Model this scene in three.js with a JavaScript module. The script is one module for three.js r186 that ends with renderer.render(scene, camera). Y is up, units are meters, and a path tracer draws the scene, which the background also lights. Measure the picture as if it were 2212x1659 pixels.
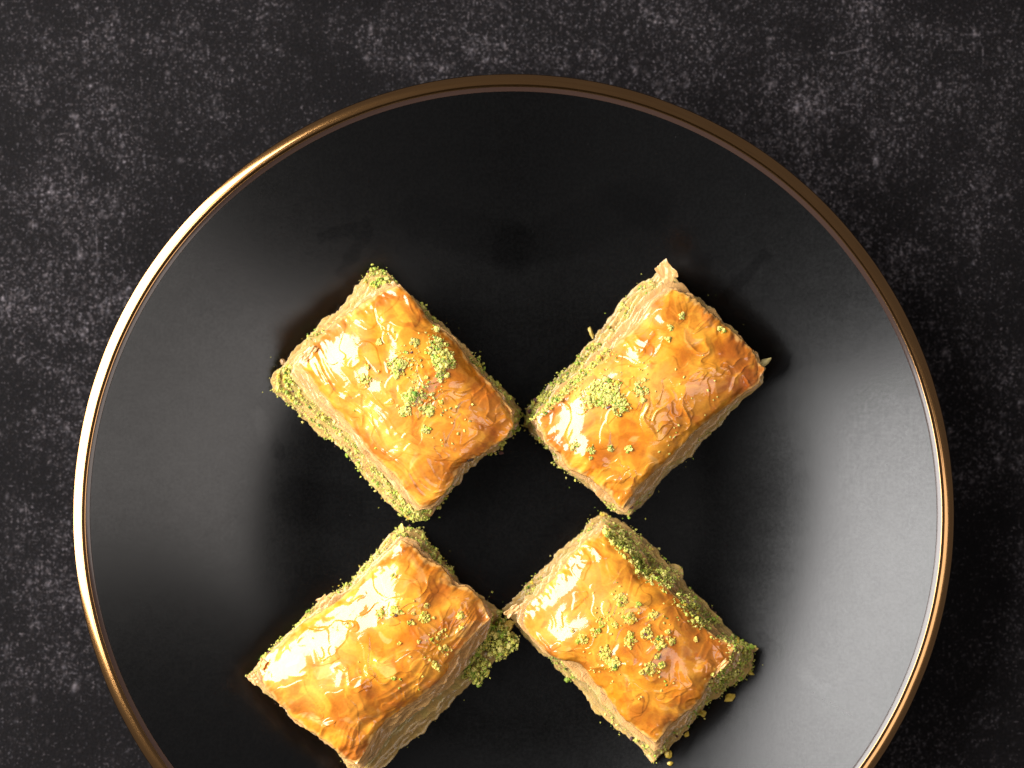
import * as THREE from 'three';
import { RectAreaLightUniformsLib } from 'three/addons/lights/RectAreaLightUniformsLib.js';
import { mergeGeometries } from 'three/addons/utils/BufferGeometryUtils.js';

// ------------------------------------------------------------------ camera, background, lamps, exposure
const RIM_Y = 0.0272, FOV = 22;                       // plate rim height above the table (m), vertical field of view
const MPP = 0.22 / 1896;                              // metres per picture pixel (2212 wide) at the height of the rim
const DIST = (1659 * MPP) / 2 / Math.tan((FOV / 2) * Math.PI / 180);
const EYE = DIST + RIM_Y;
const scene = new THREE.Scene();
const camera = new THREE.PerspectiveCamera(FOV, 4 / 3, 0.05, 10);
camera.position.set(0, EYE, 0);
camera.up.set(0, 0, -1);
camera.lookAt(0, 0, 0);
camera.focus = EYE - 0.028;
camera.userData.fStop = 9;
camera.updateProjectionMatrix();

scene.background = new THREE.Color(0.16, 0.155, 0.157);
scene.environment = null;

RectAreaLightUniformsLib.init();
const LAMPS = [
  // az: bearing seen from above (0 = right, 90 = top of the picture), el: height angle, d: distance, w, h, intensity, colour
  { name: 'softbox_light', az: 167, el: 39.5, d: 0.80, w: 0.80, h: 0.60, I: 15.5, c: [1, 0.982, 0.962], label: 'large white softbox lamp left of the plate, outside the picture' },
  { name: 'strip_light', az: -27, el: 57, d: 0.95, w: 0.46, h: 0.36, I: 2.8, c: [1, 0.93, 0.88], label: 'weaker white fill lamp right of the plate, outside the picture' },
];

const renderer = new THREE.WebGLRenderer({ antialias: true });
renderer.toneMapping = THREE.LinearToneMapping;
renderer.toneMappingExposure = 1.0;
renderer.shadowMap.enabled = true;

// ------------------------------------------------------------------ helpers
function rng(seed) { let s = seed >>> 0; return () => { s = (s + 0x6d2b79f5) | 0; let t = Math.imul(s ^ (s >>> 15), 1 | s); t = (t + Math.imul(t ^ (t >>> 7), 61 | t)) ^ t; return ((t ^ (t >>> 14)) >>> 0) / 4294967296; }; }
const PERM = new Uint8Array(512);
{ const r = rng(77), a = [...Array(256).keys()]; for (let i = 255; i > 0; i--) { const j = Math.floor(r() * (i + 1)); [a[i], a[j]] = [a[j], a[i]]; } for (let i = 0; i < 512; i++) PERM[i] = a[i & 255]; }
const GX = new Float32Array(256), GY = new Float32Array(256);
for (let i = 0; i < 256; i++) { GX[i] = Math.cos(i * 2.399963); GY[i] = Math.sin(i * 2.399963); }
function noise(x, y) {                                // gradient noise, about -1..1
  const xi = Math.floor(x), yi = Math.floor(y), fx = x - xi, fy = y - yi, X = xi & 255, Y = yi & 255;
  const u = fx * fx * fx * (fx * (fx * 6 - 15) + 10), v = fy * fy * fy * (fy * (fy * 6 - 15) + 10);
  const a = PERM[PERM[X] + Y], b = PERM[PERM[X + 1] + Y], c = PERM[PERM[X] + Y + 1], d = PERM[PERM[X + 1] + Y + 1];
  const n0 = GX[a] * fx + GY[a] * fy, n1 = GX[b] * (fx - 1) + GY[b] * fy, n2 = GX[c] * fx + GY[c] * (fy - 1), n3 = GX[d] * (fx - 1) + GY[d] * (fy - 1);
  return 1.5 * (n0 + u * (n1 - n0) + v * (n2 - n0 + u * (n0 - n1 - n2 + n3)));
}
function fbm(x, y, o) { let s = 0, a = 1, t = 0; for (let i = 0; i < o; i++) { s += a * noise(x, y); t += a; a *= 0.5; x = x * 2.03 + 17.3; y = y * 2.03 - 9.1; } return s / t; }
const sat = (x) => Math.min(1, Math.max(0, x));
const step = (a, b, x) => { const t = sat((x - a) / (b - a)); return t * t * (3 - 2 * t); };
const mix = (a, b, t) => a + (b - a) * t;
const mix3 = (a, b, t) => [mix(a[0], b[0], t), mix(a[1], b[1], t), mix(a[2], b[2], t)];
const srgb = (x) => 255 * (x <= 0.0031308 ? 12.92 * x : 1.055 * Math.pow(x, 1 / 2.4) - 0.055);

// picture point (2212 wide) at height y -> place in the scene
function at(px, py, y) { const k = MPP * (EYE - y) / DIST; return [(px - 1106) * k, (py - 829.5) * k]; }

const taken = new Map();
function numbered(name) { const n = taken.get(name) ?? 0; taken.set(name, n + 1); return n ? name + '_' + String(n).padStart(3, '0') : name; }
function tag(o, label, category, group, kind) { o.userData.label = label; if (category) o.userData.category = category; if (group) o.userData.group = group; if (kind) o.userData.kind = kind; return o; }
function mesh(name, geometry, material, parent) { const m = new THREE.Mesh(geometry, material); m.name = parent === scene ? numbered(name) : name; m.castShadow = m.receiveShadow = true; parent.add(m); return m; }
function texture(w, h, fill, isColor) {
  const data = new Uint8Array(w * h * 4);
  for (let y = 0, i = 0; y < h; y++) for (let x = 0; x < w; x++, i += 4) { const c = fill(x, y); data[i] = c[0]; data[i + 1] = c[1]; data[i + 2] = c[2]; data[i + 3] = 255; }
  const t = new THREE.DataTexture(data, w, h, THREE.RGBAFormat);
  t.magFilter = THREE.LinearFilter; t.minFilter = THREE.LinearMipmapLinearFilter; t.generateMipmaps = true;
  t.wrapS = t.wrapT = THREE.RepeatWrapping;
  if (isColor) t.colorSpace = THREE.SRGBColorSpace;
  t.needsUpdate = true; return t;
}

// ------------------------------------------------------------------ lamps
for (const L of LAMPS) {
  const a = L.az * Math.PI / 180, e = L.el * Math.PI / 180, g = new THREE.Group();
  g.name = L.name;
  g.position.set(L.d * Math.cos(e) * Math.cos(a), L.d * Math.sin(e), -L.d * Math.cos(e) * Math.sin(a));
  g.lookAt(0, 0.02, 0.01);
  tag(g, L.label, 'lamp'); scene.add(g);
  mesh('diffuser', new THREE.PlaneGeometry(L.w, L.h), new THREE.MeshStandardMaterial({ color: 0xf4f2ee, roughness: 0.9, emissive: new THREE.Color(...L.c), emissiveIntensity: 0.3 }), g);
  const frame = [];
  for (const s of [-1, 1]) { frame.push(new THREE.BoxGeometry(0.02, L.h + 0.04, 0.05).translate(s * (L.w / 2 + 0.012), 0, -0.022), new THREE.BoxGeometry(L.w + 0.004, 0.02, 0.05).translate(0, s * (L.h / 2 + 0.012), -0.022)); }
  mesh('frame', mergeGeometries(frame), new THREE.MeshStandardMaterial({ color: 0x111111, roughness: 0.7 }), g);
  const light = new THREE.RectAreaLight(new THREE.Color(...L.c), L.I, L.w, L.h);
  light.position.set(g.position.x, g.position.y, g.position.z); light.lookAt(0, 0.02, 0.01);
  light.position.addScaledVector(new THREE.Vector3(0, 0.02, 0.01).sub(light.position).normalize(), 0.006);
  light.name = L.name + '_source';
  scene.add(light);
}

// the photographer's camera overhead, whose dark body the glazed plate mirrors; its arm is added to darken that reflection
{
  const g = new THREE.Group(), m = new THREE.MeshStandardMaterial({ color: 0x0b0b0b, roughness: 0.8 });
  g.name = 'photo_camera'; g.position.set(0, EYE + 0.02, 0); tag(g, 'black camera with an added dark arm above the plate, outside the picture', 'camera'); scene.add(g);
  mesh('body', new THREE.BoxGeometry(0.17, 0.09, 0.12).translate(0, 0.075, 0), m, g);
  mesh('lens', new THREE.CylinderGeometry(0.042, 0.042, 0.03, 40).translate(0, 0.0145, 0), m, g);
  mesh('added_arm', new THREE.BoxGeometry(0.06, 0.05, 0.9).translate(0, 0.146, 0.40), m, g);
}

// ------------------------------------------------------------------ table: dark stone-effect board
{
  const N = 2048, M = 0.36;                           // texture covers 0.36 m
  const hash = rng(5), grit = new Float32Array(N * N);
  // pale grains: small soft dots, denser where the patchy veil is strong
  const veil = (u, v) => {                            // u, v in metres from the picture centre
    const w1 = 1.5 * fbm(u * 13 + 3, v * 17 + 8, 4), w2 = fbm(u * 70 + 1 + w1 * 0.8, v * 70 - 4, 4), st = fbm(u * 30 + v * 16 + 9, (v - u * 0.22) * 150, 3), sv = fbm((u + v * 0.12) * 140 + 4, v * 34 - 7, 3);
    const worn = [[0.088, -0.075, 0.035, 0.26], [0.03, -0.088, 0.03, 0.10], [-0.118, -0.055, 0.022, 0.16], [-0.112, 0.0, 0.02, 0.18], [-0.122, 0.062, 0.018, 0.12], [-0.08, -0.09, 0.05, -0.16], [0.118, 0.06, 0.05, -0.03]].reduce((t, [a, b, q, k]) => t + k * Math.exp(-((u - a) ** 2 + (v - b) ** 2) / (q * q) * (1 + 0.8 * w2)), 0);
    return sat(worn + 0.33 + 0.5 * w1 + 0.5 * w2 + 0.16 * st + 0.14 * sv);
  };
  const vl = new Float32Array(256 * 256);
  for (let j = 0; j < 256; j++) for (let i = 0; i < 256; i++) vl[j * 256 + i] = veil((i / 256 - 0.5) * M, (j / 256 - 0.5) * M);
  const dot = (cx, cy, rx, ry, ang, s) => {
    const R = Math.ceil(Math.max(rx, ry) * 2), c = Math.cos(ang), sn = Math.sin(ang);
    for (let y = -R; y <= R; y++) for (let x = -R; x <= R; x++) {
      const a = (x * c + y * sn) / rx, b = (-x * sn + y * c) / ry, f = s * Math.exp(-(a * a + b * b) * 1.2);
      if (f < 0.01) continue;
      grit[(((cy + y) | 0) & (N - 1)) * N + (((cx + x) | 0) & (N - 1))] += f;
    }
  };
  for (let k = 0; k < 210000; k++) {
    const cx = hash() * N, cy = hash() * N, d = vl[((cy / 8) | 0) * 256 + ((cx / 8) | 0)], p = hash(), q = hash(), a = hash(), b = hash();
    if (p > 0.06 + 0.94 * d * d * 1.3) continue;
    const r = 1.4 + 1.6 * q * q, big = a > 0.997 ? 1.7 : 1;
    dot(cx, cy, r * big * (1 + b * 0.9), r * big, b > 0.6 ? 1.75 + noise(cx / 300, cy / 300) : a * 900, (0.10 + 0.42 * a * a * a) * (0.35 + 0.8 * d) * (big > 1 ? 1.5 : 1));
  }
  for (let k = 0; k < 220; k++) {                     // short pale scratches, mostly leaning up to the right
    const cx = hash() * N, cy = hash() * N, len = 6 + 26 * hash() * hash(), d = vl[((cy / 8) | 0) * 256 + ((cx / 8) | 0)];
    if (d < 0.42) continue;
    dot(cx, cy, len, 1.3, hash() > 0.3 ? -0.35 + 0.5 * (hash() - 0.5) : 1.5 + 0.4 * (hash() - 0.5), 0.3 + 0.35 * hash());
  }
  const color = new Uint8Array(N * N * 4), rough = new Uint8Array(N * N * 4), bump = new Uint8Array(N * N * 4);
  for (let j = 0, i = 0; j < N; j++) for (let k = 0; k < N; k++, i += 4) {
    const u = (k / N - 0.5) * M, v = (j / N - 0.5) * M;
    const fx = k / 8, fy = j / 8, x0 = fx | 0, y0 = fy | 0, tx = fx - x0, ty = fy - y0, x1 = (x0 + 1) & 255, y1 = (y0 + 1) & 255;
    const d = mix(mix(vl[y0 * 256 + x0], vl[y0 * 256 + x1], tx), mix(vl[y1 * 256 + x0], vl[y1 * 256 + x1], tx), ty);
    const g = grit[j * N + k], fine = noise(u * 1500, v * 1500) * 0.5 + noise(u * 3300 + 5, v * 3300) * 0.4;
    const g2 = noise(u * 1250 + 3, v * 1250) * 0.7 + noise(u * 2100, v * 2100 + 8) * 0.45 + 0.3 * noise(u * 600, v * 600 + 2), speck = Math.max(0, g2 - 0.42 + 0.50 * d);
    const t = sat(0.02 + 0.03 * d + 0.30 * speck + 0.36 * g + 0.03 * fine);
    const l = 0.0028 + 0.345 * Math.pow(t, 1.35), warm = noise(u * 900 + 31, v * 900) * 0.5;
    color[i] = srgb(l * (1.10 + 0.12 * warm)); color[i + 1] = srgb(l * 0.955); color[i + 2] = srgb(l * (1.02 - 0.10 * warm)); color[i + 3] = 255;
    rough[i] = rough[i + 1] = rough[i + 2] = 255 * sat(0.74 + 0.15 * fine + 0.1 * d); rough[i + 3] = 255;
    bump[i] = bump[i + 1] = bump[i + 2] = 255 * sat(0.35 + 0.25 * g + 0.15 * g2 + 0.15 * fine); bump[i + 3] = 255;
  }
  const tex = (data, isColor) => { const t = new THREE.DataTexture(data, N, N, THREE.RGBAFormat); t.magFilter = THREE.LinearFilter; t.minFilter = THREE.LinearMipmapLinearFilter; t.generateMipmaps = true; t.wrapS = t.wrapT = THREE.MirroredRepeatWrapping; if (isColor) t.colorSpace = THREE.SRGBColorSpace; t.needsUpdate = true; return t; };
  const m = new THREE.MeshPhysicalMaterial({ map: tex(color, true), roughnessMap: tex(rough), roughness: 1, bumpMap: tex(bump), bumpScale: 0.0002, specularIntensity: 0.09 });
  const W = 1.0, T = 0.03, g = new THREE.BoxGeometry(W, T, W), uv = g.attributes.uv, p = g.attributes.position;
  for (let i = 0; i < uv.count; i++) uv.setXY(i, p.getX(i) / M + 0.5, p.getZ(i) / M + 0.5);
  const table = mesh('table', g.translate(0, -T / 2, 0), m, scene);
  tag(table, 'dark charcoal stone-effect tabletop with pale grey speckles under the plate', 'table', null, 'structure');
}

// ------------------------------------------------------------------ plate
const [PX, PZ] = at(1109, 1111, RIM_Y);
const FLOOR_Y = 0.0085, R0 = 0.11;
const slope = (r) => (r < 0.046 ? 0.012 * r / 0.046 : 0.012 + 0.55 * (1 - Math.exp(-(((r - 0.046) / 0.027) ** 1.35))));
const heights = [FLOOR_Y]; for (let i = 1; i <= 900; i++) heights.push(heights[i - 1] + slope((i - 0.5) * (R0 - 0.0042) / 900) * (R0 - 0.0042) / 900);
const inside = (r) => heights[Math.min(900, Math.round(r / (R0 - 0.0042) * 900))];
const rise = (x, z) => inside(Math.min(R0 - 0.0043, Math.hypot(x - PX, z - PZ))) - FLOOR_Y; // how far the glaze has climbed above the middle of the plate
{
  const plate = new THREE.Group(); plate.name = 'plate'; plate.position.set(PX, 0, PZ);
  tag(plate, 'round black matt plate with a thin bronze rim holding four baklava', 'plate'); scene.add(plate);
  // inside profile: nearly flat middle sweeping up to the rim
  const pts = [];
  for (let i = 0; i <= 90; i++) { const r = (R0 - 0.0042) * i / 90; pts.push(new THREE.Vector2(Math.max(r, 1e-5), inside(r))); }
  const lip = pts[pts.length - 1].y;
  const out = [[R0 - 0.0008, lip - 0.0022], [R0 - 0.005, lip - 0.0058], [R0 - 0.014, lip - 0.0105], [R0 - 0.028, 0.0072], [R0 - 0.038, 0.0036], [0.066, 0.0022], [0.0655, 0.0004], [0.062, 0.0004], [0.0615, 0.0022], [0.00001, 0.0028]];
  const dishPts = [...pts, new THREE.Vector2(R0 - 0.0040, lip + 0.0001), new THREE.Vector2(R0 - 0.0036, lip - 0.001), new THREE.Vector2(R0 - 0.0035, lip - 0.0011), ...out.map((a) => new THREE.Vector2(...a))];
  const g = new THREE.LatheGeometry(dishPts, 320), uv = g.attributes.uv, p = g.attributes.position, S = 0.232;
  for (let i = 0; i < uv.count; i++) uv.setXY(i, p.getX(i) / S + 0.5, p.getZ(i) / S + 0.5);
  const N = 2048, px2 = (px, py) => { const [x, z] = at(px, py, 0.013); return [x - PX, z - PZ]; };
  // smears of wiped syrup, and a dark overhead reflection drawn in at the top: shinier or duller strokes with an outline of their own
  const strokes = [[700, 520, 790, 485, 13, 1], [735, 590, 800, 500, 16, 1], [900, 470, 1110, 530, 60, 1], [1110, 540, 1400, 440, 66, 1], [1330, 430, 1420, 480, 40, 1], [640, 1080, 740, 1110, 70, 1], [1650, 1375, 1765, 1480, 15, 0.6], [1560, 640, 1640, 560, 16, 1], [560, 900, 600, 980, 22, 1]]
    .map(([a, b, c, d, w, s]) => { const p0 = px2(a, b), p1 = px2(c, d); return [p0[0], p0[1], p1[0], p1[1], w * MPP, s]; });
  const scuffs = [[1745, 1488, 1822, 1528, 7]].map(([a, b, c, d, w]) => [...px2(a, b), ...px2(c, d), w * MPP]);
  const seg = (x, y, a, b, c, d) => { const dx = c - a, dy = d - b, t = sat(((x - a) * dx + (y - b) * dy) / (dx * dx + dy * dy)); return [Math.hypot(x - a - dx * t, y - b - dy * t), t, ((x - a) * -dy + (y - b) * dx) / Math.hypot(dx, dy)]; };
  const fleck = rng(91), flecks = new Map();
  for (let k = 0; k < 260; k++) flecks.set(Math.floor(fleck() * N) * N + Math.floor(fleck() * N), fleck());
  const rough = new Uint8Array(N * N * 4), color = new Uint8Array(N * N * 4), bump = new Uint8Array(N * N * 4);
  for (let j = 0, i = 0; j < N; j++) for (let k = 0; k < N; k++, i += 4) {
    const x = (k / N - 0.5) * S, z = (j / N - 0.5) * S;
    const n1 = noise(x * 2600, z * 2600), n2 = noise(x * 1250 + 9, z * 1250), n3 = fbm(x * 300, z * 300 + 4, 3), n4 = fbm(x * 40 + 7, z * 40, 3);
    let r = 0.24 + 0.014 * n1 + 0.018 * n2 + 0.02 * n3 + 0.02 * n4, c = 0.0009 + 0.0003 * n2;
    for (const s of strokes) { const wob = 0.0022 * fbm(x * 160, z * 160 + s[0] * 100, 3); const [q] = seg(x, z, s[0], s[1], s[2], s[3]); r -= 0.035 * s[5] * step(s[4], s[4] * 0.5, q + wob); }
    for (const s of scuffs) { const [q, t, side] = seg(x, z, s[0], s[1], s[2], s[3]); const f = step(s[4], s[4] * 0.35, q) * (0.5 + 0.5 * noise(side * 2600, t * 3)) * (0.6 + 0.4 * noise(x * 2500, z * 2500)); c += 0.03 * Math.max(0, f); r += 0.08 * f; }
    const f = flecks.get(j * N + k); if (f !== undefined) c += 0.12 * f * f * f;
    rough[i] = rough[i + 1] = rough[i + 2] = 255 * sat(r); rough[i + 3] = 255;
    color[i] = srgb(c * 1.05); color[i + 1] = srgb(c); color[i + 2] = srgb(c); color[i + 3] = 255;
    bump[i] = bump[i + 1] = bump[i + 2] = 255 * sat(0.5 + 0.2 * n1 + 0.25 * n2 + 0.03 * n3); bump[i + 3] = 255;
  }
  const tex = (data, isColor) => { const t = new THREE.DataTexture(data, N, N, THREE.RGBAFormat); t.magFilter = THREE.LinearFilter; t.minFilter = THREE.LinearMipmapLinearFilter; t.generateMipmaps = true; if (isColor) t.colorSpace = THREE.SRGBColorSpace; t.needsUpdate = true; return t; };
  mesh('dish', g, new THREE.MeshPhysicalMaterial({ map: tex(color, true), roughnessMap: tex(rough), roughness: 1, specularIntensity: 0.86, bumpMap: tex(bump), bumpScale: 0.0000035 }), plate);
  // rim: rounded bronze bead with a fine groove inside it
  const rimPts = [new THREE.Vector2(R0 - 0.0044, lip - 0.0006)], W = 0.0042;
  {
    const D = Math.PI / 180, tilt = (t) => t < 0.30 ? mix(24, 34, t / 0.3) * (1 - step(0.24, 0.33, t)) + 5 * step(0.24, 0.33, t) : t < 0.56 ? mix(5, -6, (t - 0.3) / 0.26) + 6 * Math.sin((t - 0.3) / 0.26 * 6.2832) : -mix(11, 31, (t - 0.56) / 0.44);
    let y = lip + 0.00006, rr = R0 - 0.0043; rimPts.push(new THREE.Vector2(rr, y));
    for (let i = 1; i <= 60; i++) { const t = (i - 0.5) / 60; y += Math.tan(tilt(t) * D) * W / 60; rr += W / 60; rimPts.push(new THREE.Vector2(rr, y)); }
    for (let i = 1; i <= 8; i++) { const a = (33 + i * 12) * D; rr += 0.00016 * Math.cos(a); y -= 0.00016 * Math.sin(a); rimPts.push(new THREE.Vector2(rr, y)); }
    rimPts.push(new THREE.Vector2(rr - 0.0006, y - 0.0008));
  }
  const lipPts = rimPts.splice(0, 17); rimPts.unshift(lipPts[16]);
  mesh('rim_lip', new THREE.LatheGeometry(lipPts, 360), new THREE.MeshPhysicalMaterial({ color: new THREE.Color(0.035, 0.019, 0.014), roughness: 0.14 }), plate);
  const rg = new THREE.LatheGeometry(rimPts, 360), col = new Float32Array(rg.attributes.position.count * 3), rp = rg.attributes.position;
  for (let i = 0; i < rp.count; i++) {
    const th = Math.atan2(rp.getZ(i), rp.getX(i)), r = Math.hypot(rp.getX(i), rp.getZ(i)), w = 0.5 + 0.5 * fbm(th * 9, r * 1800, 3);
    const wob = 1 + 0.0007 * noise(Math.cos(th) * 3.1, Math.sin(th) * 3.1) + 0.0003 * noise(Math.cos(th) * 14, Math.sin(th) * 14 + 5); rp.setX(i, rp.getX(i) * wob); rp.setZ(i, rp.getZ(i) * wob);
    const worn = step(0.45, 0.62, fbm(th * 60, r * 3500, 3)); let cc = mix3([0.29, 0.135, 0.036], [0.37, 0.19, 0.062], sat(w)); cc = mix3(cc, [0.12, 0.06, 0.03], 0.7 * worn); col.set(cc, i * 3);
  }
  rg.setAttribute('color', new THREE.BufferAttribute(col, 3));
  mesh('rim', rg, new THREE.MeshPhysicalMaterial({ vertexColors: true, metalness: 1, roughness: 0.16, clearcoat: 0.8, clearcoatRoughness: 0.1 }), plate);
}

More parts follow.
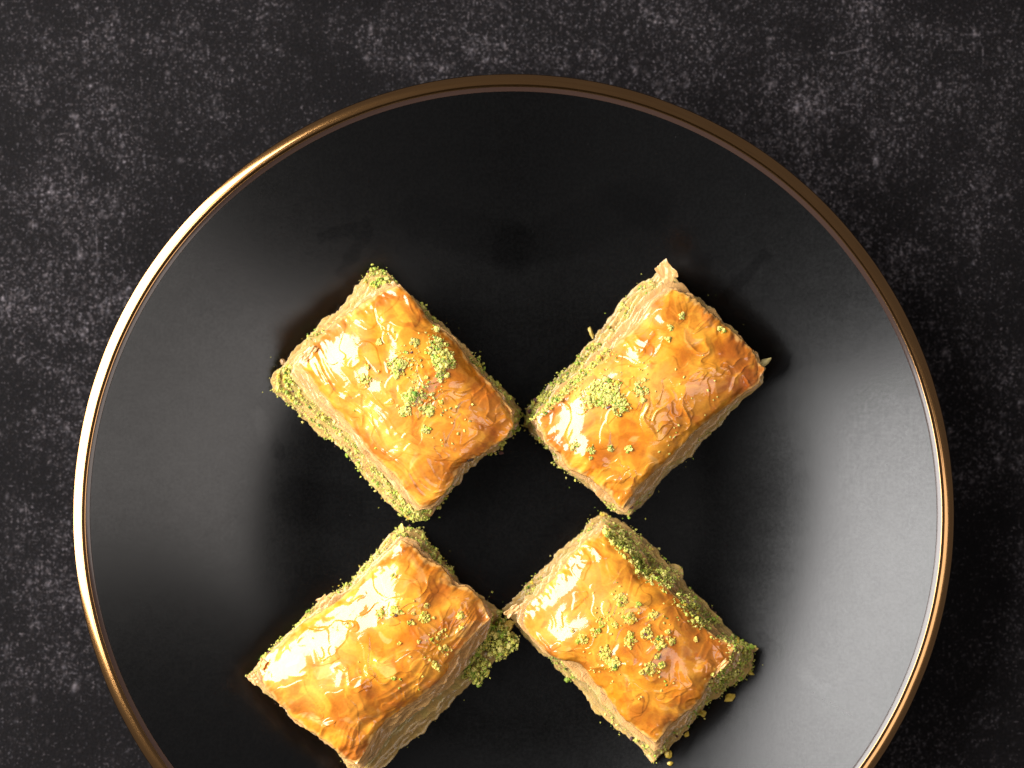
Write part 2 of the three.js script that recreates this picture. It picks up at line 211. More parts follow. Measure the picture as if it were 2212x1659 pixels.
// ------------------------------------------------------------------ baklava
// outlines read off the photograph: corner, edge points, corner ... in the order top -> right -> bottom -> left (zoomed picture coordinates)
const Z = (x0, y0, k) => ([zx, zy]) => [(x0 + zx / k) * 0.737333, (y0 + zy / k) * 0.737333];
const PIECES = [
  {
    seed: 11, pleat: 0.9, flakes: [[340, 600, 110, 40, -0.8, 0.5, 0]], nubs: [[180, 650, 26, 34, 0.4, 0.006, [0.30, 0.17, 0.06]], [1290, 1225, 40, 22, 0.2, 0.0195, [0.035, 0.018, 0.012]]], z: Z(740, 740, 2.0232), label: 'upper left baklava with the largest green pistachio heap on its glazed top',
    crust: [
      [[880, 200], [1000, 330], [1060, 410], [1200, 520], [1290, 650], [1430, 800], [1545, 940]],
      [[1545, 940], [1525, 1060], [1390, 1175], [1250, 1255], [1200, 1340], [1085, 1480]],
      [[1085, 1480], [1000, 1510], [850, 1330], [700, 1180], [560, 1010], [400, 830], [270, 650]],
      [[270, 650], [330, 560], [400, 490], [560, 360], [700, 265], [800, 215], [880, 200]]],
    base: [
      [[760, 85], [870, 190], [1030, 330], [1180, 470], [1300, 580], [1400, 720], [1490, 800], [1600, 930]],
      [[1600, 930], [1560, 1050], [1480, 1140], [1370, 1210], [1300, 1270], [1200, 1400], [1130, 1480], [1030, 1590]],
      [[1030, 1590], [940, 1585], [830, 1520], [700, 1390], [640, 1320], [490, 1150], [350, 1050], [240, 940], [100, 820]],
      [[100, 820], [100, 750], [190, 640], [320, 490], [500, 320], [620, 180], [690, 110], [760, 85]]],
    heaps: [[1090, 560, 90, 60], [1130, 640, 90, 110], [960, 530, 35, 24], [860, 680, 70, 70], [745, 530, 24, 14], [930, 860, 60, 60], [1040, 930, 45, 40], [900, 940, 50, 22], [1000, 850, 160, 36], [900, 640, 140, 26], [680, 680, 16, 8], [1090, 430, 40, 16], [660, 760, 60, 14], [1025, 1050, 30, 12], [1120, 720, 60, 20], [1030, 740, 10, 5]],
    fill: [[0, 0, 0.12, 70], [0, 0.25, 0.36, 26], [0, 0.5, 1, 150], [1, 0, 0.4, 130], [1, 0.7, 1, 60], [2, 0, 0.22, 230], [2, 0.22, 0.92, 270], [2, 0.88, 1, 110], [3, 0, 0.2, 90], [3, 0.3, 0.5, 30], [3, 0.85, 1, 90]],
    brown: [[0.82, 0.16, 0.2, 0.7], [0.9, 0.55, 0.25, 0.5], [0.62, 0.35, 0.14, 0.35], [0.15, 0.05, 0.12, 0.6], [0.55, 0.08, 0.2, 0.5]],
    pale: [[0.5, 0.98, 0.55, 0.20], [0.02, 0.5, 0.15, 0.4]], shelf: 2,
  },
  {
    seed: 23, pleat: 0.0, flakes: [[935, 120, 90, 130, -0.6, 1.2, 0]], nubs: [[1528, 668, 92, 34, 0.35, 0.0135, [0.58, 0.46, 0.18]], [480, 485, 22, 70, 0.35, 0.006, [0.42, 0.30, 0.06]], [590, 940, 34, 14, 0.3, 0.0265, [0.10, 0.03, 0.02]]], z: Z(1500, 740, 2.07375), label: 'upper right baklava with browned wrinkled corner and a nut sliver sticking out',
    crust: [
      [[975, 220], [1100, 270], [1150, 320], [1230, 380], [1310, 450], [1430, 560], [1530, 700]],
      [[1530, 700], [1490, 800], [1400, 860], [1290, 950], [1130, 1070], [990, 1220], [860, 1340], [700, 1510], [670, 1560]],
      [[670, 1560], [560, 1450], [460, 1365], [340, 1310], [290, 1230], [210, 1150], [145, 1000]],
      [[145, 1000], [280, 900], [350, 830], [450, 750], [560, 640], [650, 545], [760, 440], [850, 320], [975, 220]]],
    base: [
      [[850, 130], [900, 70], [1060, 200], [1200, 310], [1310, 430], [1440, 570], [1540, 710]],
      [[1540, 710], [1535, 800], [1410, 900], [1270, 1070], [1200, 1140], [1090, 1250], [950, 1370], [840, 1510], [730, 1610]],
      [[730, 1610], [640, 1600], [540, 1530], [450, 1430], [300, 1330], [240, 1240], [150, 1150], [50, 1055]],
      [[50, 1055], [80, 950], [210, 800], [340, 670], [470, 530], [600, 350], [710, 220], [850, 130]]],
    heaps: [[560, 850, 130, 150], [470, 880, 100, 50], [660, 930, 80, 60], [780, 830, 70, 18], [1040, 380, 26, 12], [965, 455, 26, 10], [955, 525, 20, 7], [1290, 460, 34, 12], [380, 1180, 40, 14], [480, 1200, 34, 12], [710, 1190, 26, 12], [600, 1190, 24, 7], [790, 900, 22, 6], [690, 440, 60, 10], [480, 1250, 12, 4]],
    fill: [[3, 0, 0.55, 620, 0.45], [3, 0.58, 1, 70], [2, 0, 0.3, 36], [2, 0.4, 1, 90], [0, 0, 0.14, 30], [1, 0.4, 0.9, 24], [1, 0.93, 1, 10]],
    brown: [[0.98, 0.12, 0.16, 1.0], [0.75, 0.02, 0.22, 0.85], [0.8, 0.45, 0.16, 0.55], [0.5, 0.3, 0.14, 0.4], [0.15, 0.15, 0.12, 0.4], [0.62, 0.8, 0.14, 0.5], [0.1, 0.95, 0.14, 0.35]],
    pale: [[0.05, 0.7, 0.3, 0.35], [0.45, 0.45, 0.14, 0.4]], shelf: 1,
  },
  {
    seed: 37, pleat: 0.75, flakes: [[550, 575, 80, 60, -0.6, 1.0, 0], [150, 985, 50, 60, 0.5, 0.8, 1], [95, 1080, 80, 50, 0.8, 0.5, 0]], nubs: [[840, 398, 26, 18, 0.6, 0.017, [0.10, 0.03, 0.02]], [1745, 735, 80, 52, 0.4, 0.0075, [0.56, 0.38, 0.07]], [1060, 110, 26, 60, 0.2, 0.010, [0.62, 0.50, 0.12]]], z: Z(700, 1500, 2.2118), label: 'lower left baklava with broad white shine and green filling bulging at its right',
    crust: [
      [[1050, 185], [1130, 220], [1200, 290], [1330, 370], [1400, 470], [1490, 490], [1570, 580], [1625, 690]],
      [[1625, 690], [1510, 810], [1410, 930], [1330, 1060], [1190, 1190], [1050, 1290], [910, 1400], [820, 1560], [760, 1640]],
      [[760, 1640], [690, 1600], [600, 1510], [490, 1440], [380, 1365], [280, 1260], [185, 1150], [120, 1000]],
      [[120, 1000], [200, 915], [330, 790], [450, 690], [600, 600], [700, 520], [830, 400], [960, 280], [1050, 185]]],
    base: [
      [[1050, 95], [1150, 110], [1240, 200], [1290, 280], [1350, 350], [1430, 450], [1560, 550], [1690, 640]],
      [[1690, 640], [1720, 860], [1600, 1030], [1480, 1140], [1320, 1300], [1160, 1450], [1000, 1600], [860, 1720]],
      [[860, 1720], [740, 1680], [670, 1610], [560, 1490], [400, 1390], [290, 1290], [170, 1180], [55, 1085]],
      [[55, 1085], [110, 1000], [200, 900], [330, 775], [450, 650], [560, 550], [670, 500], [770, 395], [890, 250], [1050, 95]]],
    heaps: [[920, 660, 46, 16], [1015, 640, 50, 36], [1000, 420, 20, 8], [1200, 690, 46, 20], [1130, 660, 14, 5], [1215, 610, 24, 7], [1110, 720, 30, 5], [1260, 690, 10, 4], [1340, 910, 50, 8], [1270, 1000, 34, 14], [1040, 850, 10, 4], [1165, 840, 10, 4], [1000, 1080, 14, 4], [1440, 760, 16, 6], [1430, 680, 34, 12], [1280, 820, 90, 10]],
    fill: [[3, 0.08, 1, 460], [0, 0, 0.55, 280], [0, 0.55, 1, 30], [1, 0, 0.2, 200], [2, 0.9, 1, 16], [3, 0, 0.06, 20]],
    bulge: { zx: 1625, zy: 900, spots: [[1490, 930, 80, 70], [1560, 1010, 85, 70], [1620, 830, 90, 80], [1700, 760, 80, 70], [1690, 900, 75, 90], [1760, 850, 75, 60], [1540, 1080, 55, 40], [1480, 1030, 60, 70]] },
    brown: [[0.62, 0.3, 0.14, 0.5], [0.9, 0.62, 0.16, 0.6], [0.75, 0.78, 0.18, 0.6], [0.96, 0.96, 0.14, 0.9], [0.35, 0.02, 0.14, 0.5], [0.55, 0.02, 0.14, 0.6], [0.72, 0.18, 0.1, 0.5]],
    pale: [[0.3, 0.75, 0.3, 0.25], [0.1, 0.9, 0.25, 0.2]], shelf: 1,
  },
  {
    seed: 53, pleat: 0.15, flakes: [[1400, 1040, 130, 34, -0.8, 0.8, 1], [130, 690, 100, 50, -0.6, 0.6, 0]], nubs: [[1580, 1060, 110, 40, -0.6, 0.005, [0.50, 0.36, 0.04]]], z: Z(1440, 1460, 2.1), label: 'lower right baklava with a green crumb trail along its upper edge',
    crust: [
      [[680, 195], [760, 260], [860, 360], [930, 470], [1040, 510], [1130, 600], [1210, 680], [1290, 780], [1420, 870], [1500, 905]],
      [[1500, 905], [1455, 1010], [1340, 1120], [1290, 1240], [1150, 1350], [1010, 1505]],
      [[1010, 1505], [920, 1440], [830, 1370], [740, 1260], [680, 1180], [620, 1120], [540, 1020], [400, 985], [290, 900], [205, 790]],
      [[205, 790], [210, 670], [270, 610], [330, 550], [400, 460], [480, 360], [580, 260], [680, 195]]],
    base: [
      [[690, 90], [800, 150], [890, 200], [1000, 290], [1070, 380], [1170, 440], [1210, 540], [1290, 620], [1400, 740], [1480, 830], [1640, 930]],
      [[1640, 930], [1610, 1040], [1560, 1110], [1430, 1200], [1300, 1310], [1200, 1440], [1080, 1560], [990, 1640]],
      [[990, 1640], [900, 1540], [790, 1440], [640, 1310], [570, 1210], [460, 1110], [380, 1020], [230, 880], [70, 690]],
      [[70, 690], [160, 600], [250, 500], [340, 410], [430, 310], [520, 250], [600, 150], [690, 90]]],
    heaps: [[800, 630, 50, 40], [850, 740, 50, 40], [960, 830, 50, 34], [560, 870, 50, 30], [700, 960, 60, 50], [750, 1020, 55, 50], [850, 880, 60, 22], [1030, 890, 50, 30], [1110, 880, 34, 14], [970, 1050, 60, 36], [1050, 1030, 30, 14], [1020, 970, 24, 10], [1000, 720, 40, 18], [1090, 820, 16, 7], [760, 780, 26, 10], [500, 820, 12, 7], [900, 665, 16, 6], [680, 760, 50, 8], [1265, 880, 14, 6], [640, 830, 40, 8]],
    fill: [[0, 0.02, 0.50, 760, 0.8], [0, 0.56, 0.8, 300, 0.7], [0, 0.85, 1, 110, 0.3], [1, 0, 0.4, 320, 0.3], [1, 0.4, 1, 90], [2, 0.45, 0.75, 70], [2, 0, 0.4, 40], [3, 0.15, 0.45, 60], [3, 0.75, 1, 70]],
    brown: [[0.85, 0.08, 0.2, 0.75], [0.62, 0.05, 0.14, 0.7], [0.62, 0.45, 0.22, 0.45], [0.85, 0.9, 0.14, 0.6], [0.95, 0.6, 0.12, 0.5], [0.55, 0.8, 0.1, 0.35]],
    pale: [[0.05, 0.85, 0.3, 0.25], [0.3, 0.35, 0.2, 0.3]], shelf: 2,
  },
];

// a smooth run through the given points, resampled to n + 1 equal steps
function resample(points, n) {
  const c = new THREE.CatmullRomCurve3(points.map(([x, y]) => new THREE.Vector3(x, y, 0)), false, 'centripetal');
  return c.getSpacedPoints(n).map((p) => [p.x, p.y]);
}
function crumbGeometry(seed, spread) {                // a knobbly grain of about unit radius
  const g = new THREE.IcosahedronGeometry(1, 1), p = g.attributes.position, seen = new Map(), r = rng(seed);
  for (let i = 0; i < p.count; i++) {
    const k = [p.getX(i), p.getY(i), p.getZ(i)].map((v) => v.toFixed(3)).join();
    if (!seen.has(k)) seen.set(k, 1 - spread / 2 + spread * r());
    const s = seen.get(k); p.setXYZ(i, p.getX(i) * s, p.getY(i) * s, p.getZ(i) * s);
  }
  g.computeVertexNormals(); return g;
}
const GRAIN = mergeGeometries([crumbGeometry(3, 0.7), crumbGeometry(4, 0.7).scale(0.7, 0.6, 0.75).translate(0.75, 0.1, 0.3), crumbGeometry(6, 0.7).scale(0.6, 0.55, 0.5).translate(-0.4, 0.25, -0.75)]);
const crumbMaterial = new THREE.MeshPhysicalMaterial({ color: 0xffffff, roughness: 0.62, clearcoat: 0.15, clearcoatRoughness: 0.4 });
function crumbColor(r, dry) {
  const t = r(), l = 0.75 + 0.5 * r();
  let c = t < 0.50 ? [0.51, 0.49, 0.085] : t < 0.74 ? [0.62, 0.54, 0.15] : t < 0.90 ? [0.29, 0.40, 0.035] : t < 0.955 ? [0.60, 0.42, 0.04] : t < 0.985 ? [0.09, 0.19, 0.015] : [0.10, 0.035, 0.03];
  if (dry && t < 0.5) c = [0.57, 0.53, 0.125];
  return new THREE.Color(c[0] * l, c[1] * l, c[2] * l);
}
function grains(name, list, r, parent, dry) {          // list: [x, y, z, size]
  const m = new THREE.InstancedMesh(GRAIN, crumbMaterial, list.length), q = new THREE.Quaternion(), e = new THREE.Euler(), M4 = new THREE.Matrix4();
  list.forEach(([x, y, z, s, tint], i) => {
    e.set(r() * 6.28, r() * 6.28, r() * 6.28); q.setFromEuler(e);
    M4.compose(new THREE.Vector3(x, y, z), q, new THREE.Vector3(s * (0.8 + 0.4 * r()), s * (0.8 + 0.4 * r()), s * (0.8 + 0.4 * r())));
    m.setMatrixAt(i, M4);
    const c = crumbColor(r, dry); if (tint) c.multiply(tint); m.setColorAt(i, c);
  });
  m.name = parent === scene ? numbered(name) : name; m.castShadow = m.receiveShadow = true; m.userData.kind = 'stuff'; parent.add(m); return m;
}
const crustMaterial = new THREE.MeshPhysicalMaterial({ vertexColors: true, roughness: 0.4, specularIntensity: 0.5, clearcoat: 1, clearcoatRoughness: 0.09 });
const CRUMB = texture(512, 512, (x, y) => { const q = (f, o) => noise(x / 512 * f + o, y / 512 * f + o), e = Math.min(1, Math.min(x, 511 - x, y, 511 - y) / 20), v = 255 * sat(0.5 + e * (0.30 * q(28, 3) + 0.22 * q(61, 9) + 0.12 * q(130, 1))); return [v, v, v]; });
const layerMaterial = new THREE.MeshPhysicalMaterial({ vertexColors: true, roughness: 0.85, transmission: 0.3, clearcoat: 0.8, clearcoatRoughness: 0.16, bumpMap: CRUMB, bumpScale: 0.00017 });
const AMBER = [0.64, 0.212, 0.008], HONEY = [0.77, 0.33, 0.028], DARK = [0.26, 0.045, 0.004], STRAW = [0.80, 0.43, 0.12], CREAM = [0.66, 0.375, 0.115], OLIVE = [0.52, 0.36, 0.085];

const BASE_Y = FLOOR_Y + 0.0002, EDGE_Y = BASE_Y + 0.0185;
const E = 110;                                         // steps along each edge
function outline(edges, toPicture, y, low) { return edges.flatMap((pts) => resample(pts.map(toPicture).map(([a, b]) => { const p = at(a, b, y); return low ? at(a, b, y + rise(p[0], p[1])) : p; }), E).slice(0, E)); }

const size = (r) => { const t = r(); return t < 0.72 ? 0.00008 + 0.00009 * r() : t < 0.965 ? 0.00017 + 0.00015 * r() : 0.00032 + 0.00028 * r(); };
for (const P of PIECES) {
  const r = rng(P.seed), S = P.seed * 13.7;
  const top = outline(P.crust, P.z, EDGE_Y), bot = outline(P.base, P.z, BASE_Y + 0.002, true), n = top.length;
  const cx = top.reduce((s, p) => s + p[0], 0) / n, cz = top.reduce((s, p) => s + p[1], 0) / n;
  const T = top.map(([x, z]) => [x - cx, z - cz]), B = bot.map(([x, z]) => [x - cx, z - cz]);
  const root = new THREE.Group(); root.name = numbered('baklava'); root.position.set(cx, 0, cz);
  tag(root, P.label, 'baklava', 'baklava pieces arranged on the black plate'); scene.add(root);

  // --- crust surface: a patch between the four edges, domed, blistered and creased
  const edge = (k, t) => { const f = sat(t) * E, i = Math.min(E - 1, Math.floor(f)), a = T[(k * E + i) % n], b = T[(k * E + i + 1) % n]; return [mix(a[0], b[0], f - i), mix(a[1], b[1], f - i)]; };
  // a runs top -> right, b runs top -> left
  const C00 = T[0], C10 = T[E], C11 = T[2 * E], C01 = T[3 * E];
  const patch = (a, b) => {
    const ew = (k) => { const m = Math.min(k, 1 - k); return step(0.10, 0, m); };
    const t0 = edge(0, a), t1 = edge(2, 1 - a), s0 = edge(3, 1 - b), s1 = edge(1, b), o = [0, 0];
    for (let i = 0; i < 2; i++) o[i] = mix(t0[i], t1[i], b) + mix(s0[i], s1[i], a) - (C00[i] * (1 - a) * (1 - b) + C10[i] * a * (1 - b) + C01[i] * (1 - a) * b + C11[i] * a * b);
    const w = Math.max(ew(a), ew(b)), j = 1 + w * (0.028 * fbm(a * 9 + S, b * 9 - S, 3) + 0.014 * noise(a * 31 - S, b * 31) * step(-0.1, 0.5, noise(a * 8, b * 8 + S)));
    return [o[0] * j, o[1] * j];
  };
  const ridge = (x, y) => 1 - Math.abs(noise(x, y)) * 1.7;
  const relief = (x, z, a, b) => {                    // millimetres in, millimetres out
    const wx = x + 2.4 * noise(x / 7 + S, z / 7) + 0.22 * noise(x / 2.6, z / 2.6 + S), wz = z + 2.4 * noise(x / 7 - S, z / 7 + 40) + 0.22 * noise(x / 2.6 + 9, z / 2.6 - S);
    let h = 0.95 * noise(wx / 13 + S * 2, wz / 13) + 0.20 * noise(wx / 6.5 - S, wz / 6.5 + 11);
    const zone = step(0.0, 0.45, noise(x / 11 + S * 3, z / 11 - 5)), zone2 = step(0.05, 0.45, noise(x / 9 - S, z / 9 + 25) + 0.024 * x - 0.05);
    const r1 = Math.max(0, ridge(wx / 7.2 + S, wz / 7.2)); h += 0.50 * zone * r1 * r1 * r1;
    const r2 = Math.max(0, ridge(wx / 4.3 - S, wz / 4.3 + 7)); h += 0.24 * zone2 * r2 * r2 * r2;
    h += 0.04 * zone * zone2 * noise(wx / 1.6, wz / 1.6 + S) + 0.007 * noise(x / 0.55, z / 0.55);
    const fz = step(-0.05, 0.4, noise(x / 7.5 + S * 5, z / 7.5 + 60)), r3 = Math.max(0, ridge(wx / 2.3 + S, wz / 3.4 - 9)); h += 0.055 * fz * r3 * r3;
    const bb = noise(x / 1.5 + 70 + S, z / 1.5); h += 0.09 * Math.max(0, bb - 0.55) * step(0, 0.3, noise(x / 6 + 8, z / 6 + S));
    // torn sheets lying over each other: small sharp steps
    for (let k = 0; k < 3; k++) { const q = fbm(wx / 9 + k * 19 + S, wz / 9 - k * 7, 2); h += 0.12 * step(-0.016, 0.016, q - 0.12 - 0.16 * k); }
    // pleats that run along the shelf edge
    const es = P.shelf === 1 ? 1 - a : 1 - b, along = P.shelf === 1 ? b : a, se = step(0.34, 0.08, es);
    h += se * P.pleat * (0.42 * ridge(along * 2.2 + S, es * 17 + 0.8 * noise(along * 6, es * 4 + S)) + 0.12 * noise(along * 26 + S, es * 9));
    return h;
  };
  const dome = (a, b) => {
    const f = (t) => 1 - Math.pow(Math.abs(2 * t - 1), 2.15), m = f(a) * f(b);
    return 6.3 * Math.pow(Math.max(m, 0), 0.72);
  };
  const NA = 300, NB = 250, pos = new Float32Array((NA + 1) * (NB + 1) * 3), colr = new Float32Array((NA + 1) * (NB + 1) * 3), idx = [];
  const edgeLift = (a, b) => 1.3 * fbm(a * 6 + S, b * 6 - S, 3);
  const pt = (a, b) => {
    const [x, z] = patch(a, b), X = x * 1000, Zm = z * 1000, em = Math.min(a, 1 - a, b, 1 - b), k = step(0, 0.09, em), rag = step(0.11, 0.02, em);
    return [x, EDGE_Y + 0.001 * (dome(a, b) + rag * edgeLift(a, b) + (0.25 + 0.75 * k) * relief(X, Zm, a, b)), z, X, Zm, em];
  };
  for (let j = 0, i = 0; j <= NB; j++) for (let k = 0; k <= NA; k++, i++) {
    const a = k / NA, b = j / NB, [x, y, z, X, Zm, em] = pt(a, b);
    pos.set([x, y, z], i * 3);
    const wx = X + 2.5 * noise(X / 6 + S, Zm / 6), wz = Zm + 2.5 * noise(X / 6 - S, Zm / 6 + 9);
    // bake colour: amber with straw blisters, torn-sheet patches and browned spots, plus painted-in shine
    let c = mix3(AMBER, HONEY, step(-0.4, 0.35, fbm(wx / 8 + S, wz / 8, 3)));
    c = mix3(c, STRAW, 0.6 * step(0.30, 0.38, fbm(wx / 7 - S, wz / 7 + 31, 4)));
    for (let q = 0; q < 4; q++) { const t = fbm(wx / 6 + q * 23 - S, wz / 6 + q * 5, 2); c = mix3(c, q % 2 ? [0.50, 0.125, 0.006] : HONEY, 0.38 * step(-0.02, 0.02, t - 0.16)); }
    let br = 0; for (const [sa, sb, sr, ss] of P.brown) br = Math.max(br, ss * step(1.15, 0.55, Math.hypot(a - sa, b - sb) / sr + 0.55 * fbm(wx / 3.2 + sa * 40, wz / 3.2 + S, 3)));
    br = Math.max(br, 0.75 * step(0.16, 0.02, em + 0.10 * fbm(wx / 5 + S, wz / 5 - 3, 3)) * step(-0.1, 0.35, noise(X / 9 + S, Zm / 9)), 0.5 * step(0.2, 0.5, fbm(wx / 5 - S, wz / 5 + 50, 3)));
    let paintedShine = 0; for (const [sa, sb, sr, ss] of P.pale) paintedShine = Math.max(paintedShine, ss * step(1.1, 0.5, Math.hypot(a - sa, b - sb) / sr + 0.4 * fbm(wx / 3 - sa * 40, wz / 3, 3)));  // pale patches put the left-hand shine into the crust colour
    c = mix3(c, STRAW, sat(paintedShine * 0.7)); c = mix3(c, DARK, br * 0.8);
    const fray = step(0.022, 0.004, em + 0.03 * fbm(wx / 2.5, wz / 2.5 + S, 3)); c = mix3(c, CREAM, 0.7 * fray);
    for (let q = 0; q < 3; q++) { const t = fbm((X + 2.4 * noise(X / 7 + S, Zm / 7)) / 9 + q * 19 + S, (Zm + 2.4 * noise(X / 7 - S, Zm / 7 + 40)) / 9 - q * 7, 2) - 0.12 - 0.16 * q; c = mix3(c, [0.34, 0.085, 0.006], 0.30 * step(0.03, 0.006, Math.abs(t)) * step(-0.2, 0.3, noise(X / 4, Zm / 4 + q))); }
    const sp = noise(X / 0.45 + S, Zm / 0.45); c = c.map((v) => v * (1 + 0.10 * sp + 0.08 * noise(X / 1.1, Zm / 1.1 - S)));
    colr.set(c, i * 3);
    if (j < NB && k < NA) { const w = NA + 1; idx.push(i, i + w, i + 1, i + 1, i + w, i + w + 1); }
  }
  { // turn the border down and in, so the sheet has an edge
    const ring = []; for (let k = 0; k < NA; k++) ring.push(k); for (let j = 0; j < NB; j++) ring.push(j * (NA + 1) + NA); for (let k = NA; k > 0; k--) ring.push(NB * (NA + 1) + k); for (let j = NB; j > 0; j--) ring.push(j * (NA + 1));
    const extraP = [], extraC = [], base = (NA + 1) * (NB + 1);
    ring.forEach((v, i) => { const s = 0.985; extraP.push(pos[v * 3] * s, pos[v * 3 + 1] - 0.0011, pos[v * 3 + 2] * s); extraC.push(CREAM[0] * 0.9, CREAM[1] * 0.85, CREAM[2] * 0.75); const nx = (i + 1) % ring.length; idx.push(v, ring[nx], base + i, ring[nx], base + nx, base + i); });
    const g = new THREE.BufferGeometry();
    g.setAttribute('position', new THREE.BufferAttribute(Float32Array.from([...pos, ...extraP]), 3));
    g.setAttribute('color', new THREE.BufferAttribute(Float32Array.from([...colr, ...extraC]), 3));
    g.setIndex(idx); g.computeVertexNormals();
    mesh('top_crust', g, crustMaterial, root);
  }

  // --- stacked filo sheets between base and crust, every one with its own ragged edge
  const LAYERS = 20, rings = [];
  for (let L = 0; L < LAYERS; L++) {
    const f = (L + 0.5) / LAYERS, y0 = BASE_Y + (EDGE_Y - BASE_Y) * (L / LAYERS), th = (EDGE_Y - BASE_Y) / LAYERS * (0.62 + 0.22 * r());
    const nutty = f > 0.34 && f < 0.56, sh = Math.pow(f, 1.15), off = (r() - 0.5) * 0.0011 + (L % 2 ? -0.0005 : 0.0004);
    const ringXZ = [];
    for (let i = 0; i < n; i++) {
      const t = i / n, a = t * 6.2832, ca = Math.cos(a), sa = Math.sin(a);
      const w = off + 0.0012 * fbm(ca * 5 + S + L * 3.1, sa * 5 - L * 2.3, 3) + 0.0010 * fbm(i / (8 + 7 * ((L * 0.618) % 1)) + L * 31, L * 7.7 + S, 4) + 0.00030 * noise(i / 1.7, L * 5.1) * step(-0.2, 0.5, noise(i / 14, L * 3.3 + S));
      const x = mix(B[i][0], T[i][0], sh), z = mix(B[i][1], T[i][1], sh), d = Math.hypot(x, z), k = 1 + (w - (nutty ? 0.0006 : 0) - 0.0008) / d;
      ringXZ.push([x * k, z * k]);
    }
    rings.push([ringXZ, y0, th]);
    const prof = [[0.0, 1], [0.80, 1], [0.965, 1], [0.995, 0.86], [1.0, 0.5], [0.992, 0.12], [0.95, 0], [0.8, 0], [0.0, 0]];
    const p = [], c = [], id = [], uv = [];
    const base = nutty ? OLIVE : f < 0.34 ? mix3(OLIVE, CREAM, 0.35 + 0.5 * r() * f * 3) : mix3(CREAM, STRAW, 0.6 * step(0.75, 1, f) + 0.15 * r());
    const tone = (L % 2 ? 0.72 : 1.0) + 0.3 * r();
    prof.forEach(([k, v], q) => {
      for (let i = 0; i < n; i++) {
        const [x, z] = ringXZ[i], wav = 0.0005 * fbm(x * 160 + L, z * 160 - S, 2) * k, X = x * 1000, Zm = z * 1000;
        p.push(x * k, y0 + v * th + rise(cx + x * k, cz + z * k) * (1 - f) ** 1.3 + wav - (k === 0 ? 0.0004 : 0), z * k);
        uv.push(i / n * 16, (Math.hypot(x, z) * k + v * th) / 0.012 + L * 0.37);
        const spot = fbm(X / 2.2 + L * 9, Zm / 2.2 + S + q, 3), fine = noise(X / 0.5 + L * 3, Zm / 0.5 + q);
        let cc = mix3(base, f > 0.6 ? [0.60, 0.30, 0.07] : [0.40, 0.24, 0.05], 0.55 * step(0.0, 0.5, spot));
        cc = mix3(cc, [0.72, 0.52, 0.27], 0.35 * step(0.1, 0.5, -spot));
        if (f < 0.6) cc = mix3(cc, [0.38, 0.36, 0.06], 0.3 * step(0.15, 0.45, fbm(X / 3.5 - S, Zm / 3.5 + L, 2)));
        c.push(...cc.map((v2) => v2 * tone * (1 + 0.2 * fine)));
      }
    });
    for (let q = 0; q < prof.length - 1; q++) for (let i = 0; i < n; i++) { const j = (i + 1) % n, A = q * n + i, Bv = q * n + j; id.push(A, Bv, A + n, Bv, Bv + n, A + n); }
    const g = new THREE.BufferGeometry();
    g.setAttribute('position', new THREE.Float32BufferAttribute(p, 3)); g.setAttribute('color', new THREE.Float32BufferAttribute(c, 3)); g.setAttribute('uv', new THREE.Float32BufferAttribute(uv, 2)); g.setIndex(id); g.computeVertexNormals();
    mesh(nutty ? 'nut_layer' : 'pastry_layer', g, layerMaterial, root);
  }

  // --- torn flakes of filo and nut pieces that cling to the pastry
  for (const [zx, zy, w, h, turn, lift, tone] of P.flakes) {
    const k = MPP * 0.737333 * (P.z([1, 0])[0] - P.z([0, 0])[0]) / 0.737333, [fx, fz] = at(...P.z([zx, zy]), EDGE_Y), x0 = fx - cx, z0 = fz - cz;
    let yb = BASE_Y + 0.012, best = 9; for (let i = 0; i < pos.length; i += 21) { const d = Math.hypot(pos[i] - x0, pos[i + 2] - z0); if (d < best) { best = d; yb = pos[i + 1]; } }
    const g = new THREE.BufferGeometry(), U = 14, V = 10, uv = [], p = [], c = [], id = [], ct = Math.cos(turn), st = Math.sin(turn), tone3 = [CREAM, STRAW, HONEY, DARK][tone];
    for (let s = 0; s < 2; s++) for (let v = 0; v <= V; v++) for (let u = 0; u <= U; u++) {
      let a = u / U * 2 - 1, b = v / V * 2 - 1; const e = 1 + 0.42 * fbm(a * 1.2 + zx, b * 1.2 + zy, 3); a *= e; b *= e;
      const lx = a * w / 2 * k, lz = b * h / 2 * k, y = yb + 0.0003 + lift * 0.001 * (0.5 + 0.5 * a) ** 2 + 0.00035 * noise(a * 2 + zx, b * 2) - s * 0.00022;
      uv.push(lx / 0.012, lz / 0.012); p.push(x0 + lx * ct - lz * st, y, z0 + lx * st + lz * ct); c.push(...tone3.map((q) => q * (1.05 + 0.25 * noise(a * 4 + zy, b * 4))));
    }
    const n2 = (U + 1) * (V + 1), W2 = U + 1;
    for (let v = 0; v < V; v++) for (let u = 0; u < U; u++) { const i = v * W2 + u; id.push(i, i + W2, i + 1, i + 1, i + W2, i + W2 + 1, n2 + i, n2 + i + 1, n2 + i + W2, n2 + i + 1, n2 + i + W2 + 1, n2 + i + W2); }
    const rim = []; for (let u = 0; u < U; u++) rim.push(u); for (let v = 0; v < V; v++) rim.push(v * W2 + U); for (let u = U; u > 0; u--) rim.push(V * W2 + u); for (let v = V; v > 0; v--) rim.push(v * W2);
    rim.forEach((i, q) => { const j = rim[(q + 1) % rim.length]; id.push(i, j, n2 + i, j, n2 + j, n2 + i); });
    g.setAttribute('position', new THREE.Float32BufferAttribute(p, 3)); g.setAttribute('color', new THREE.Float32BufferAttribute(c, 3)); g.setAttribute('uv', new THREE.Float32BufferAttribute(uv, 2)); g.setIndex(id); g.computeVertexNormals();
    mesh('pastry_flake', g, tone < 2 ? layerMaterial : crustMaterial, root);
  }
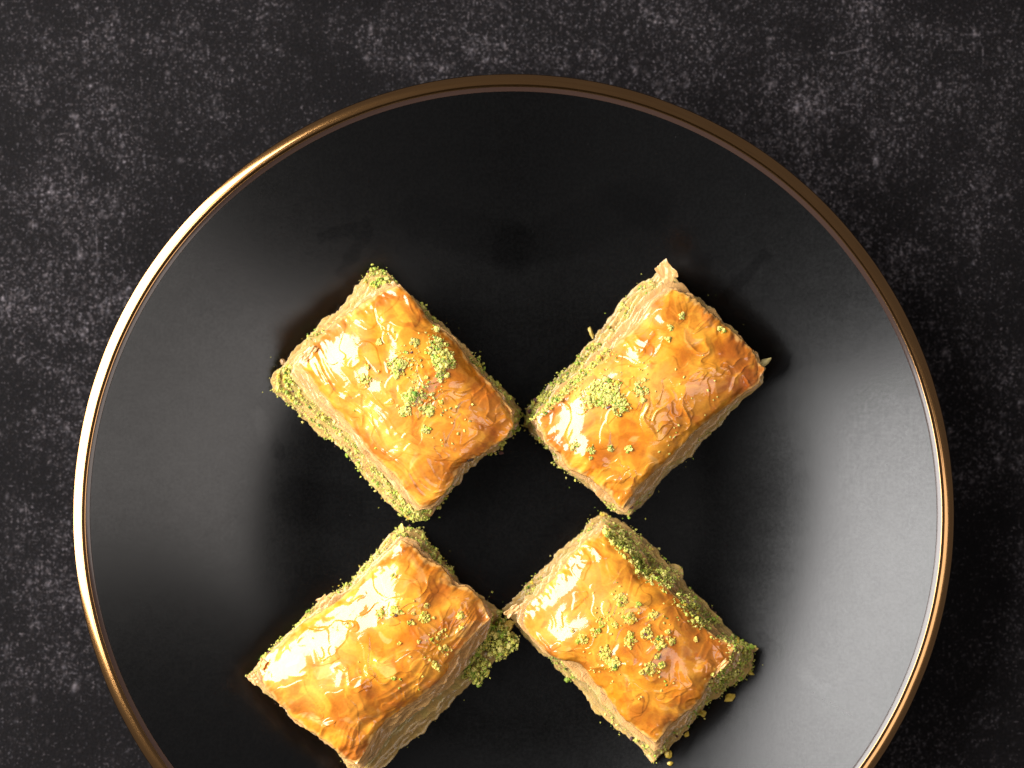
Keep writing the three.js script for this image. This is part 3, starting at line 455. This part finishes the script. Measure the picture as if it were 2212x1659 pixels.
  for (const [zx, zy, sx, sy, turn, y, c] of P.nubs) {
    const k = MPP * (P.z([1, 0])[0] - P.z([0, 0])[0]) / 2 * 1.15, [fx, fz] = at(...P.z([zx, zy]), BASE_Y + y), g = crumbGeometry(zx, 0.6);
    const m = mesh('nut_piece', g, new THREE.MeshPhysicalMaterial({ color: new THREE.Color(...c), roughness: 0.5, clearcoat: 0.3, clearcoatRoughness: 0.3 }), root);
    m.position.set(fx - cx, BASE_Y + y, fz - cz); m.scale.set(sx * k, Math.min(sx, sy) * k, sy * k); m.rotation.y = turn;
  }

  // --- ground pistachio that sticks out of the sides
  const side = [];
  for (const [k, t0, t1, count, high = 0] of P.fill) for (let q = 0; q < count * 3.6; q++) {
    const clump = r(), tc = mix(t0, t1, r()), t = sat(tc + (r() - 0.5) * 0.03), i = Math.floor((k + Math.min(t, 0.999)) * E) % n;
    if (fbm(tc * 9 + k * 5, S + k, 2) < (count < 200 ? -0.1 : -0.45)) continue;
    const low = r() < 0.2, f = r() < high ? 0.66 + 0.33 * r() : low ? 0.02 + 0.30 * r() : 0.30 + 0.30 * r(), L = Math.min(LAYERS - 1, Math.floor(f * LAYERS)), [x, z] = rings[L][0][i], d = Math.hypot(x, z), o = 1 + (0.0009 * (r() - 0.35) + (clump > 0.9 ? 0.0006 : 0)) / d;
    side.push([x * o, BASE_Y + f * (EDGE_Y - BASE_Y) + rise(cx + x, cz + z) * (1 - f) ** 1.3 + 0.0003 + (f > 0.6 ? 0.0022 * r() : 0), z * o, size(r)]);
  }
  for (let q = 0; q < 14; q++) { const i = Math.floor(r() * n), [x, z] = B[i], d = Math.hypot(x, z), o = 1 + (0.0005 + 0.004 * r() * r()) / d; side.push([x * o, FLOOR_Y + 0.0001 + rise(cx + x * o, cz + z * o), z * o, 0.6 * size(r)]); }
  if (P.bulge) for (const [zx, zy, rad, count] of P.bulge.spots) {
    const y = BASE_Y + 0.009, [bx, bz] = at(...P.z([zx, zy]), y), R = rad / 2.2118 * 0.7373 * MPP;
    for (let q = 0; q < count * 4; q++) { const u = r() * 6.2832, v = Math.acos(2 * r() - 1), w = Math.cbrt(0.35 + 0.65 * r()) * (0.75 + 0.5 * noise(u * 2 + zx, v * 2 + zy)) * (r() > 0.9 ? 1.25 : 1); side.push([bx - cx + R * w * Math.sin(v) * Math.cos(u), Math.max(BASE_Y + 0.0003, y - 0.002 + 1.1 * R * w * Math.cos(v)), bz - cz + R * w * Math.sin(v) * Math.sin(u), 1.15 * size(r)]); }
  }
  grains('pistachio_filling', side, r, root, false);

  // --- ground pistachio sprinkled on the crust
  const grid = []; for (let j = 4; j < 125; j++) for (let k = 4; k < 145; k++) { const a = k / 149, b = j / 129, i = (Math.round(b * NB) * (NA + 1) + Math.round(a * NA)) * 3; grid.push([pos[i], pos[i + 1], pos[i + 2]]); }
  const kz = 0.737333 / (P.z([1, 0])[0] - P.z([0, 0])[0]); // zoomed pixels per photo pixel
  const list = [];
  for (const [zx, zy, rad, count] of P.heaps) for (let q = 0; q < count * 4.4; q++) {
    const u = r() * 6.2832, w = rad * Math.pow(r(), 0.7) * (0.75 + 0.5 * noise(u * 1.3 + zx, zy)), [px, py] = P.z([zx + w * Math.cos(u), zy + w * Math.sin(u)]), [gx, gz] = at(px, py, EDGE_Y + 0.0065);
    let best = 1e9, hit = null; for (const g of grid) { const d = (g[0] - gx + cx) ** 2 + (g[2] - gz + cz) ** 2; if (d < best) { best = d; hit = g; } }
    if (best > 4e-7) continue;
    const pile = count > 40 ? 0.0006 * r() * (1 - w / (rad * 1.3)) : 0;
    if (r() < 0.10) { const g2 = grid[Math.floor(r() * grid.length)]; if (noise(g2[0] * 90 + S, g2[2] * 90) + 0.5 * noise(g2[0] * 300, g2[2] * 300 + S) > 0.1 && Math.hypot(g2[0], g2[2]) < 0.017) list.push([g2[0] + cx, g2[1] + 0.00008, g2[2] + cz, 0.00013 + 0.00016 * r()]); }
    list.push([gx, hit[1] + 0.00012 + pile, gz, size(r)]);
  }
  if (P.seed > 30) for (const g of list) g[4] = new THREE.Color(1.12, 0.95, 0.75);
  P.sprinkled = list; P.random = r;
}
const SPRINKLE = ['green pistachio crumbs heaped on the upper left baklava top', 'pale yellow pistachio crumbs on the upper right baklava top', 'few scattered pistachio crumbs on the lower left baklava top', 'loose pistachio crumbs dotted over the lower right baklava top'];
PIECES.forEach((P, i) => tag(grains('pistachio_crumbs', P.sprinkled, P.random, scene, true), SPRINKLE[i], 'nut crumbs', null, 'stuff'));

// ------------------------------------------------------------------ single nut pieces lying on the plate
const NUT = crumbGeometry(21, 0.55), nutMaterial = new THREE.MeshPhysicalMaterial({ color: new THREE.Color(0.56, 0.38, 0.045), roughness: 0.5, clearcoat: 0.4, clearcoatRoughness: 0.3 });
for (const [zx, zy, sx, sy, label] of [
  [1462, 1222, 34, 24, 'largest yellow pistachio piece on the plate right of the lower right baklava'],
  [1300, 1322, 20, 22, 'yellow pistachio piece on the plate nearest the straight lower right side of a baklava'],
  [1200, 1448, 17, 15, 'small yellow pistachio piece touching the lower right side of the lower right baklava'],
  [1085, 1568, 24, 24, 'yellow pistachio piece beside the bottom corner of the lower right baklava'],
  [1096, 1622, 17, 14, 'lowest pistachio piece on the plate under the bottom corner of a baklava'],
]) {
  const k = 0.737333 / 2.1 * MPP, [x, z] = at(...PIECES[3].z([zx, zy]), FLOOR_Y + 0.005), h = Math.min(sx, sy) * k * 0.85;
  const m = mesh('pistachio_piece', NUT, nutMaterial, scene); m.position.set(x, FLOOR_Y + rise(x, z) + h * 0.8, z); m.scale.set(sx * k, h, sy * k); m.rotation.y = zx * 0.37;
  tag(m, label, 'nut piece', 'loose pistachio pieces by the lower right baklava');
}

renderer.render(scene, camera);
